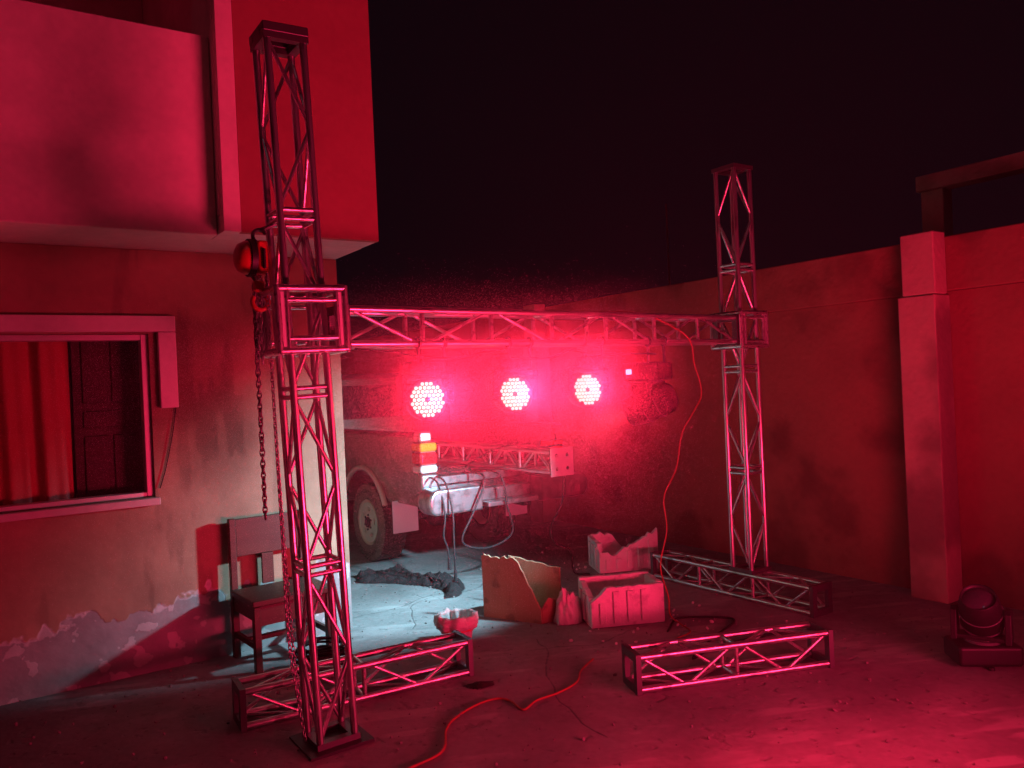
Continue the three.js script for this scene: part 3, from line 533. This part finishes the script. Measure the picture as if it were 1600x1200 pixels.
  add(g, 'cab', uvMetres(new THREE.ExtrudeGeometry(cab, { depth: TX1 - TX0 - 0.08, bevelEnabled: true, bevelSize: 0.03, bevelThickness: 0.03, bevelSegments: 3 }).rotateY(-Math.PI / 2)), M.paintwork, [TX1 - 0.04, 0, 0]);
  add(g, 'rear_window', new RoundedBoxGeometry(1.2, 0.36, 0.02, 2, 0.008), M.autoGlass, [cx, 1.5, -8.028], [-0.158, 0, 0]);
  for (const x of [TX0 - 0.005, TX1 + 0.005]) add(g, 'side_window', span(x - 0.012, x + 0.012, 1.26, 1.66, -9.25, -8.3, 0.01), M.autoGlass);
}
// tarpaulin and cables piled on the bed sill
function lump(w, d, h, s, n = 26) {   // a crumpled low heap with a closed underside
  const g = new THREE.SphereGeometry(1, n * 2, n), p = g.attributes.position;
  for (let i = 0; i < p.count; i++) {
    const x = p.getX(i), y = p.getY(i), z = p.getZ(i), r = Math.abs(fbm(x * 2.3 + z * 1.7 + 9, y * 2.2 - z * 2.1 + 5, s, 4) - 0.5), k = 0.72 + 0.5 * fbm(x * 1.6 + y + 4, z * 1.6 - y + 7, s + 3, 3) + 0.9 * r;
    p.setXYZ(i, x * w * k, Math.max(0, y) * h * k + 0.004 * (y < 0 ? 0 : 1), z * d * k);
  }
  g.computeVertexNormals(); return g;
}
mark(add(scene, 'cable_heap', lump(0.2, 0.1, 0.05, 601), M.rag, [3.4, 0.868, -6.1]), 'crumpled dark cover lying in the open end of the pickup bed', 'cover');

// ---------------------------------------------------------------- cables
function cable(name, pts, r, mat, label, group, n) { return mark(add(scene, numbered(name), cableGeo(pts, r, n ?? pts.length * 14), mat), label, 'cable', group); }
cable('orange_cable', [[1.1, 0.008, -3.0], [1.46, 0.008, -3.1], [1.66, 0.008, -3.15], [1.79, 0.008, -3.34], [1.88, 0.008, -3.42], [2.08, 0.008, -3.5], [2.18, 0.008, -3.49], [2.21, 0.008, -3.43], [2.2, 0.008, -3.29], [2.31, 0.008, -3.34], [2.46, 0.008, -3.35], [2.62, 0.008, -3.4], [2.75, 0.008, -3.52], [2.92, 0.008, -3.62]], 0.006, M.cableOrange, 'orange cable snaking over the floor between the truss sections');
cable('orange_cable', [[3.1, 2.03, -3.69], [3.5, 2.022, -3.7], [3.75, 1.94, -3.68], [3.9, 1.85, -3.68], [3.95, 1.7, -3.7], [4.0, 1.56, -3.7], [4.0, 1.48, -3.7], [3.93, 1.38, -3.71], [3.86, 1.25, -3.75], [3.82, 1.01, -3.78], [3.72, 0.84, -3.8], [3.73, 0.62, -3.8], [3.66, 0.39, -3.8], [3.72, 0.18, -3.8], [3.73, 0.06, -3.8], [3.76, 0.01, -3.74], [3.7, 0.008, -3.6], [3.5, 0.008, -3.55], [3.2, 0.008, -3.45]], 0.005, M.cableOrange, 'orange cable hanging down from the beam to the white foam box');
cable('black_cable', [[3.6, 0.007, -3.7], [3.85, 0.007, -3.85], [3.98, 0.007, -3.76], [4.1, 0.007, -3.6], [3.7, 0.007, -3.42], [3.35, 0.007, -3.25], [3.6, 0.007, -3.3], [4.2, 0.007, -3.2]], 0.007, M.cableBlack, 'black cable lying on the floor behind the lone truss section');
for (const [x, z0, y1, sw, what] of [[3.1, -5.74, 0.24, 0.02, 'with a plug on its end hanging from the bumper corner'], [3.16, -5.72, 0.14, 0.0, 'hanging straight to the cloth from the pickup bed']]) {
  const g = thing('hanging_cable', 'black cable ' + what, 'cable', [x, 0, z0], 'cables hanging from the pickup');
  const z1 = 0.1;
  add(g, 'cord', cableGeo([[0.06, 0.873, -0.34], [0.03, 0.876, -0.2], [0.0, 0.84, 0.0], [0, 0.6, z1], [-sw, 0.42, z1], [0.4 * sw, y1 + 0.1, z1], [sw, y1, z1]], 0.008, 60), M.cableBlack);
  add(g, 'plug', new THREE.CylinderGeometry(0.012, 0.016, 0.09, 12), M.cableBlack, [sw, y1 - 0.04, z1]);
}
cable('black_cable', [[3.5, 0.877, -6.05], [3.5, 0.85, -5.66], [3.36, 0.6, -5.62], [3.25, 0.36, -5.64], [3.5, 0.27, -5.66], [3.75, 0.36, -5.66], [3.7, 0.6, -5.64], [3.66, 0.85, -5.66], [3.66, 0.877, -6.1]], 0.009, M.cableBlack, 'black cable looping low under the pickup bumper');
cable('black_cable', [[3.8, 1.085, -5.6], [3.86, 1.09, -5.4], [3.9, 1.088, -5.34], [4.085, 1.08, -5.32], [4.09, 0.9, -5.33], [4.06, 0.6, -5.36], [3.97, 0.4, -5.4], [4.0, 0.28, -5.4], [4.12, 0.2, -5.35], [4.12, 0.02, -5.3], [4.2, 0.012, -5.2]], 0.008, M.cableBlack, 'black cable draped over the truss end that sticks out of the pickup');
cable('black_cable', [[3.6, 0.875, -6.2], [3.68, 0.98, -6.05], [3.88, 1.084, -5.85], [3.96, 1.09, -5.75], [4.05, 1.083, -5.7], [4.1, 0.96, -5.7], [4.14, 0.876, -6.0]], 0.008, M.cableBlack, 'black cable slung across the truss inside the pickup bed');

// ---------------------------------------------------------------- things on the ground
{ // wooden chair with its back to the house wall
  const g = thing('wooden_chair', 'dark wooden chair with solid backrest standing against the house wall', 'chair', [1.54, 0, -4.95]);
  g.rotation.y = 0.06;
  const legX = 0.225, zb = -0.19, zf = 0.19;
  for (const x of [-legX, legX]) {
    add(g, 'leg', span(x - 0.02, x + 0.02, 0, 0.86, zb - 0.022, zb + 0.022, 0.004), M.wood);
    add(g, 'leg', span(x - 0.02, x + 0.02, 0, 0.385, zf - 0.022, zf + 0.022, 0.004), M.wood);
    add(g, 'side_stretcher', span(x - 0.01, x + 0.01, 0.13, 0.165, zb + 0.023, zf - 0.023), M.wood);
    add(g, 'apron', span(x - 0.012, x + 0.012, 0.3, 0.385, zb + 0.023, zf - 0.023), M.wood);
  }
  add(g, 'apron', span(-legX + 0.021, legX - 0.021, 0.27, 0.385, zf - 0.012, zf + 0.012), M.wood);
  add(g, 'apron', span(-legX + 0.021, legX - 0.021, 0.3, 0.385, zb - 0.012, zb + 0.012), M.wood);
  add(g, 'stretcher', span(-legX + 0.011, legX - 0.011, 0.135, 0.16, -0.02, 0.02), M.wood);
  add(g, 'seat', span(-0.255, 0.255, 0.388, 0.425, -0.165, 0.225, 0.008), M.wood);
  add(g, 'backrest', span(-legX + 0.021, legX - 0.021, 0.62, 0.855, zb - 0.012, zb + 0.012, 0.005), M.wood);
  add(g, 'back_slat', span(-0.045, 0.03, 0.425, 0.618, zb - 0.009, zb + 0.009, 0.003), M.wood);
}
{ // a wire crate of black cable under the chair
  const parts = [];
  for (let i = 0; i < 16; i++) { const a = R(0, 6.3), pts = []; const ox = R(-0.03, 0.03), oz = R(-0.03, 0.03), r = R(0.1, 0.16), y = 0.012 + i * 0.009; for (let k = 0; k < 9; k++) { const t = a + k / 9 * Math.PI * 2; pts.push(V(ox + r * Math.cos(t) * R(0.9, 1.1), y + R(-0.004, 0.012), oz + r * Math.sin(t) * R(0.9, 1.1))); } parts.push(new THREE.TubeGeometry(new THREE.CatmullRomCurve3(pts, true), 60, 0.008, 6, true)); }
  mark(add(scene, 'cable_coil', mergeGeometries(parts), M.cableBlack, [1.62, 0, -4.52]), 'coil of black cable on the ground in front of the chair', 'cable coil');
}
function panelGeo(w, profile, t, foot = 0) {   // an upright sheet standing on its foot, its top edge following a profile
  const s = new THREE.Shape(); s.moveTo(0, foot); s.lineTo(w, foot); for (let i = profile.length - 1; i >= 0; i--) s.lineTo(w * i / (profile.length - 1), profile[i]); s.closePath();
  return uvMetres(new THREE.ExtrudeGeometry(s, { depth: t, bevelEnabled: true, bevelSize: 0.003, bevelThickness: 0.003, bevelSegments: 1 }));
}
const torn = (f, n, rough) => { const a = []; for (let i = 0; i < n; i++) a.push(f(i / (n - 1)) + R(-rough, rough)); return a; };
{ // torn cardboard box
  const g = thing('cardboard_box', 'torn brown cardboard box standing on the concrete, one side ripped away', 'box', [2.92, 0, -4.8]);
  const a = Math.atan2(-0.37, 0.18); g.rotation.y = Math.atan2(-0.37, 0.17);   // local x runs along the big dark side
  add(g, 'side_panel', panelGeo(0.46, torn((t) => (t < 0.62 ? 0.43 - 0.02 * t : 0.42 - 0.9 * (t - 0.62)), 26, 0.013), 0.006), M.card, [0, 0.003, 0]);
  const near = add(g, 'side_panel', panelGeo(0.3, torn((t) => 0.3 - 0.16 * t, 14, 0.012), 0.006), M.card, [0.003, 0.003, -0.01], [0, Math.PI / 2, 0]); 
  add(g, 'side_panel', panelGeo(0.42, torn((t) => 0.36 - 0.06 * t, 14, 0.006), 0.006), M.card, [0.02, 0.003, -0.32]);
  add(g, 'bottom', span(0.005, 0.45, 0.002, 0.009, -0.31, -0.004), M.card);
  add(g, 'torn_flap', panelGeo(0.14, torn((t) => 0.1 + 0.06 * Math.sin(t * 3), 9, 0.012), 0.005), M.card, [0.46, 0.004, -0.004], [0, 1.1, 0]);
}
mark(add(scene, 'crumpled_paper', lump(0.09, 0.08, 0.2, 631, 30), M.paper, [3.28, 0.002, -4.3]), 'crumpled pale wrapping paper beside the torn cardboard box', 'paper');
// broken foam boxes
function foamBox(at, turn, w, d, h, tops, label) {
  const g = thing('foam_box', label, 'foam box', at, 'broken white foam boxes'); g.rotation.y = turn; const t = 0.035;
  const rib = (parent, x0, top, z, s) => add(parent, 'rib', span(x0, x0 + 0.045, 0.02, top - 0.02, s > 0 ? z : z - 0.014, s > 0 ? z + 0.014 : z, 0.005), M.foam);
  add(g, 'floor', span(-w / 2 + t + 0.004, w / 2 - t - 0.004, 0.004, 0.04, -d / 2 + t + 0.004, d / 2 - t - 0.004, 0.004), M.foam);
  const fr = add(g, 'side_wall', panelGeo(w - 0.006, tops[0], t), M.foam, [-w / 2 + 0.003, 0.004, d / 2 - t]);
  const bk = add(g, 'side_wall', panelGeo(w - 0.006, tops[1], t), M.foam, [-w / 2 + 0.003, 0.004, -d / 2]);
  const lf = add(g, 'side_wall', panelGeo(d - 2 * t - 0.014, tops[2], t), M.foam, [-w / 2 + t, 0.004, -d / 2 + t + 0.007], [0, -Math.PI / 2, 0]);
  const rt = add(g, 'side_wall', panelGeo(d - 2 * t - 0.014, tops[3], t), M.foam, [w / 2, 0.004, -d / 2 + t + 0.007], [0, -Math.PI / 2, 0]);
  const low = (p, a, b) => { let m = 9; for (let i = 0; i < p.length; i++) { const q = i / (p.length - 1); if (q >= a - 0.06 && q <= b + 0.06) m = Math.min(m, p[i]); } return m; };
  for (let x = 0.05; x < w - 0.08; x += 0.095) { rib(fr, x, low(tops[0], x / w, (x + 0.045) / w), t + 0.003, 1); rib(bk, x, low(tops[1], x / w, (x + 0.045) / w), -0.003, -1); }
  const dd = d - 2 * t;
  for (let x = 0.03; x < dd - 0.06; x += 0.085) { rib(lf, x, low(tops[2], x / dd, (x + 0.045) / dd), t + 0.003, 1); rib(rt, x, low(tops[3], x / dd, (x + 0.045) / dd), -0.003, -1); }
  return g;
}
foamBox([3.585, 0, -4.12], -0.42, 0.5, 0.32, 0.26, [torn((t) => (t < 0.12 ? 0.16 + 0.35 * t : t < 0.2 ? 0.2 + 0.6 * (t - 0.12) : 0.25), 24, 0.003), torn(() => 0.26, 14, 0.003), torn((t) => 0.25 - 0.07 * t, 8, 0.008), torn(() => 0.255, 8, 0.003)], 'white foam box with one broken corner, standing by the torn cardboard box');
foamBox([4.6, 0, -5.23], -0.42, 0.52, 0.34, 0.26, [torn((t) => 0.12 + 0.18 * Math.abs(t - 0.25) ** 0.8 + 0.06 * t, 22, 0.014), torn((t) => 0.27 - 0.16 * smooth(0.35, 0.6, t), 16, 0.02), torn((t) => 0.25 - 0.02 * t, 10, 0.012), torn((t) => 0.2 + 0.05 * t, 10, 0.01)], 'badly broken white foam box with jagged sides, beside the truss under the tower');
{ // crumpled white plastic bucket lined with paper
  const g = thing('paper_bucket', 'small crumpled white paper bucket standing behind the floor truss', 'bucket', [2.5, 0.002, -4.46]);
  const pts = [[0.001, 0.004], [0.085, 0.004], [0.095, 0.02], [0.1, 0.07], [0.104, 0.085], [0.13, 0.1], [0.135, 0.13], [0.13, 0.168], [0.112, 0.178], [0.104, 0.16], [0.1, 0.11], [0.09, 0.08], [0.001, 0.075]];
  const bg = new THREE.LatheGeometry(pts.map((p) => new THREE.Vector2(...p)), 60), bp = bg.attributes.position;
  for (let i = 0; i < bp.count; i++) { const x = bp.getX(i), y = bp.getY(i), z = bp.getZ(i), a = Math.atan2(z, x), k = 1 + (0.05 * Math.sin(a * 7) + 0.06 * Math.sin(a * 11 + y * 30) + 0.16 * (fbm(Math.cos(a) * 3 + 5, Math.sin(a) * 3 + y * 14, 651, 3) - 0.5)) * smooth(0, 0.06, y); bp.setXYZ(i, x * k, y * (1 + 0.16 * smooth(0.1, 0.15, y) * (fbm(Math.cos(a) * 4 + 2, Math.sin(a) * 4, 661, 3) - 0.5)), z * k); }
  bg.computeVertexNormals(); add(g, 'shell', bg, M.paper);
  const band = []; for (let i = 0; i < 24; i++) { const a = i / 24 * Math.PI * 2; band.push(V(0.107 * Math.cos(a), 0.083 + 0.004 * Math.sin(a * 5), 0.107 * Math.sin(a))); }
  add(g, 'band', new THREE.TubeGeometry(new THREE.CatmullRomCurve3(band, true), 80, 0.007, 6, true), M.hoistRed);
}
function ragGeo(outline, h, s, step = 0.014) {   // a cloth lying on the ground: folds inside an outline, falling to the ground at its edge
  const P = [], I = [], xs = outline.map((p) => p[0]), zs = outline.map((p) => p[1]), x0 = Math.min(...xs), z0 = Math.min(...zs), nx = Math.ceil((Math.max(...xs) - x0) / step), nz = Math.ceil((Math.max(...zs) - z0) / step), id = new Map();
  const inside = (x, z) => { let c = false; for (let i = 0, j = outline.length - 1; i < outline.length; j = i++) { const a = outline[i], b = outline[j]; if ((a[1] > z) !== (b[1] > z) && x < (b[0] - a[0]) * (z - a[1]) / (b[1] - a[1]) + a[0]) c = !c; } return c; };
  const edge = (x, z) => { let d = 9; for (let i = 0, j = outline.length - 1; i < outline.length; j = i++) d = Math.min(d, segDist(x, z, outline[i], outline[j])); return d; };
  const at = (i, j) => { const k = i * 9999 + j; if (!id.has(k)) { const x = x0 + i * step, z = z0 + j * step, e = edge(x, z) * (inside(x, z) ? 1 : -1), f = Math.abs(fbm(x * 9, z * 9, s, 4) - 0.5) * 2; id.set(k, P.length / 3); P.push(x + 0.02 * (noise(x * 20, z * 20, s + 5) - 0.5), 0.003 + smooth(-0.01, 0.05, e) * h * (0.35 + 1.3 * f), z + 0.02 * (noise(x * 20, z * 20, s + 6) - 0.5)); } return id.get(k); };
  for (let i = 0; i < nx; i++) for (let j = 0; j < nz; j++) if (inside(x0 + (i + 0.5) * step, z0 + (j + 0.5) * step)) { const a = at(i, j), b = at(i + 1, j), c = at(i + 1, j + 1), d = at(i, j + 1); I.push(a, c, b, a, d, c); }
  const g = new THREE.BufferGeometry(); g.setAttribute('position', new THREE.Float32BufferAttribute(P, 3)); g.setIndex(I); g.computeVertexNormals(); return uvMetres(g);
}
mark(add(scene, 'cloth', ragGeo([[2.7, -6.57], [2.94, -6.57], [3.18, -6.64], [3.13, -6.39], [3.12, -6.12], [3.25, -6.11], [3.31, -6.08], [3.32, -5.88], [3.23, -5.82], [3.27, -5.68], [3.21, -5.56], [3.05, -5.38], [2.93, -5.4], [3.04, -5.59], [3.03, -5.79], [2.87, -6.1], [2.62, -6.35]], 0.06, 671), M.rag), 'rumpled dark cloth lying flat on the concrete behind the pickup wheel', 'cloth');
mark(add(scene, 'rag', ragGeo([[2.13, -3.76], [2.22, -3.78], [2.3, -3.72], [2.27, -3.66], [2.17, -3.67]], 0.018, 681, 0.009), M.rag), 'small dark rag at the end of the floor truss by the orange cable', 'rag');

{ // grit on the concrete and crumbs of foam round the broken boxes
  const spots = [], crumbs = [];
  for (let i = 0; i < 900; i++) spots.push([R(0, 5.4), R(-6.5, -1.2), R(0.003, 0.011)]);
  for (let i = 0; i < 70; i++) { const c = rnd() < 0.5 ? [3.6, -4.1] : [4.55, -5.2], a = R(0, 6.3), r = R(0.25, 0.6); crumbs.push([c[0] + r * Math.cos(a), c[1] + r * Math.sin(a), R(0.005, 0.016)]); }
  for (const [name, list, mat, label] of [['grit', spots, std([0.2, 0.19, 0.18], 0.95), 'loose grit scattered over the concrete yard'], ['foam_crumbs', crumbs, M.foam, 'crumbs of white foam scattered round the broken boxes']]) {
    const m = new THREE.InstancedMesh(new THREE.IcosahedronGeometry(1, 0), mat, list.length), q = new THREE.Object3D(); m.name = name; m.castShadow = m.receiveShadow = true;
    list.forEach(([x, z, r], i) => { q.position.set(x, r * 0.5, z); q.rotation.set(R(0, 6), R(0, 6), R(0, 6)); q.scale.set(r * R(0.7, 1.3), r * R(0.5, 0.8), r); q.updateMatrix(); m.setMatrixAt(i, q.matrix); });
    scene.add(m); mark(m, label, name === 'grit' ? 'grit' : 'foam'); m.userData.kind = 'stuff';
  }
}
cable('black_cable', [[1.5, 1.818, -3.53], [1.72, 1.80, -3.55], [1.9, 1.77, -3.56], [2.12, 1.77, -3.58], [2.3, 1.8, -3.59], [2.47, 1.765, -3.6], [2.72, 1.76, -3.63], [2.9, 1.8, -3.64], [3.03, 1.765, -3.65], [3.3, 1.775, -3.68], [3.6, 1.77, -3.69]], 0.006, M.cableBlack, 'black cable strung under the beam from lamp to lamp');

// thin stage smoke drifting round the lit lamps: fine droplets, thickest at the lenses, lit only by the lamps themselves
{
  const n = 1500000, P = new Float32Array(n * 9), gauss = () => Math.sqrt(-2 * Math.log(1 - rnd())) * Math.cos(6.2832 * rnd());
  const at = [1.925, 2.495, 3.05, 1.6].map((x) => { const p = onBeam(x); return V(p.x - 0.02, 1.55, p.z + 0.14); });
  let o = 0;
  for (let i = 0; i < n; i++) {
    const a = at[i % 10 === 9 ? 3 : i % 3], q = rnd(), k = q < 0.09 ? 0.6 : q < 0.3 ? 1.3 : 2.4, top = 1.82 + 0.3 * rnd() ** 2;
    const z = -3.74 + Math.abs(a.z + 3.74 + 0.2 * k * gauss()), edge = 3.08 - 0.55 * (z + 3.74) + 0.75 * rnd() ** 2.5, x1 = a.x + 0.32 * k * gauss(), x = x1 > edge ? 1.35 + (edge - 1.4) * rnd() : x1, y1 = a.y + 0.15 * k * gauss(), y = y1 > top ? top - 0.9 * (y1 - top) : y1;
    const e1 = V(gauss(), gauss(), gauss()).normalize(), e2 = V(gauss(), gauss(), gauss()).cross(e1).normalize(), r = k > 2 ? 0.0007 : k > 1 ? 0.0005 : 0.0004;
    for (let c = 0; c < 3; c++) { const t = c * 2.0944, u = r * Math.cos(t), v = r * Math.sin(t); P[o++] = x + e1.x * u + e2.x * v; P[o++] = y + e1.y * u + e2.y * v; P[o++] = z + e1.z * u + e2.z * v; }
  }
  const g = new THREE.BufferGeometry(); g.setAttribute('position', new THREE.BufferAttribute(P, 3));
  const m = add(scene, 'stage_smoke', g, phys([0.9, 0.9, 0.9], 1, 0, { transmission: 0.5, thickness: 0, specularIntensity: 0 }));
  mark(m, 'thin stage smoke drifting round the three lit lamps', 'smoke'); m.userData.kind = 'stuff';
}

renderer.render(scene, camera);
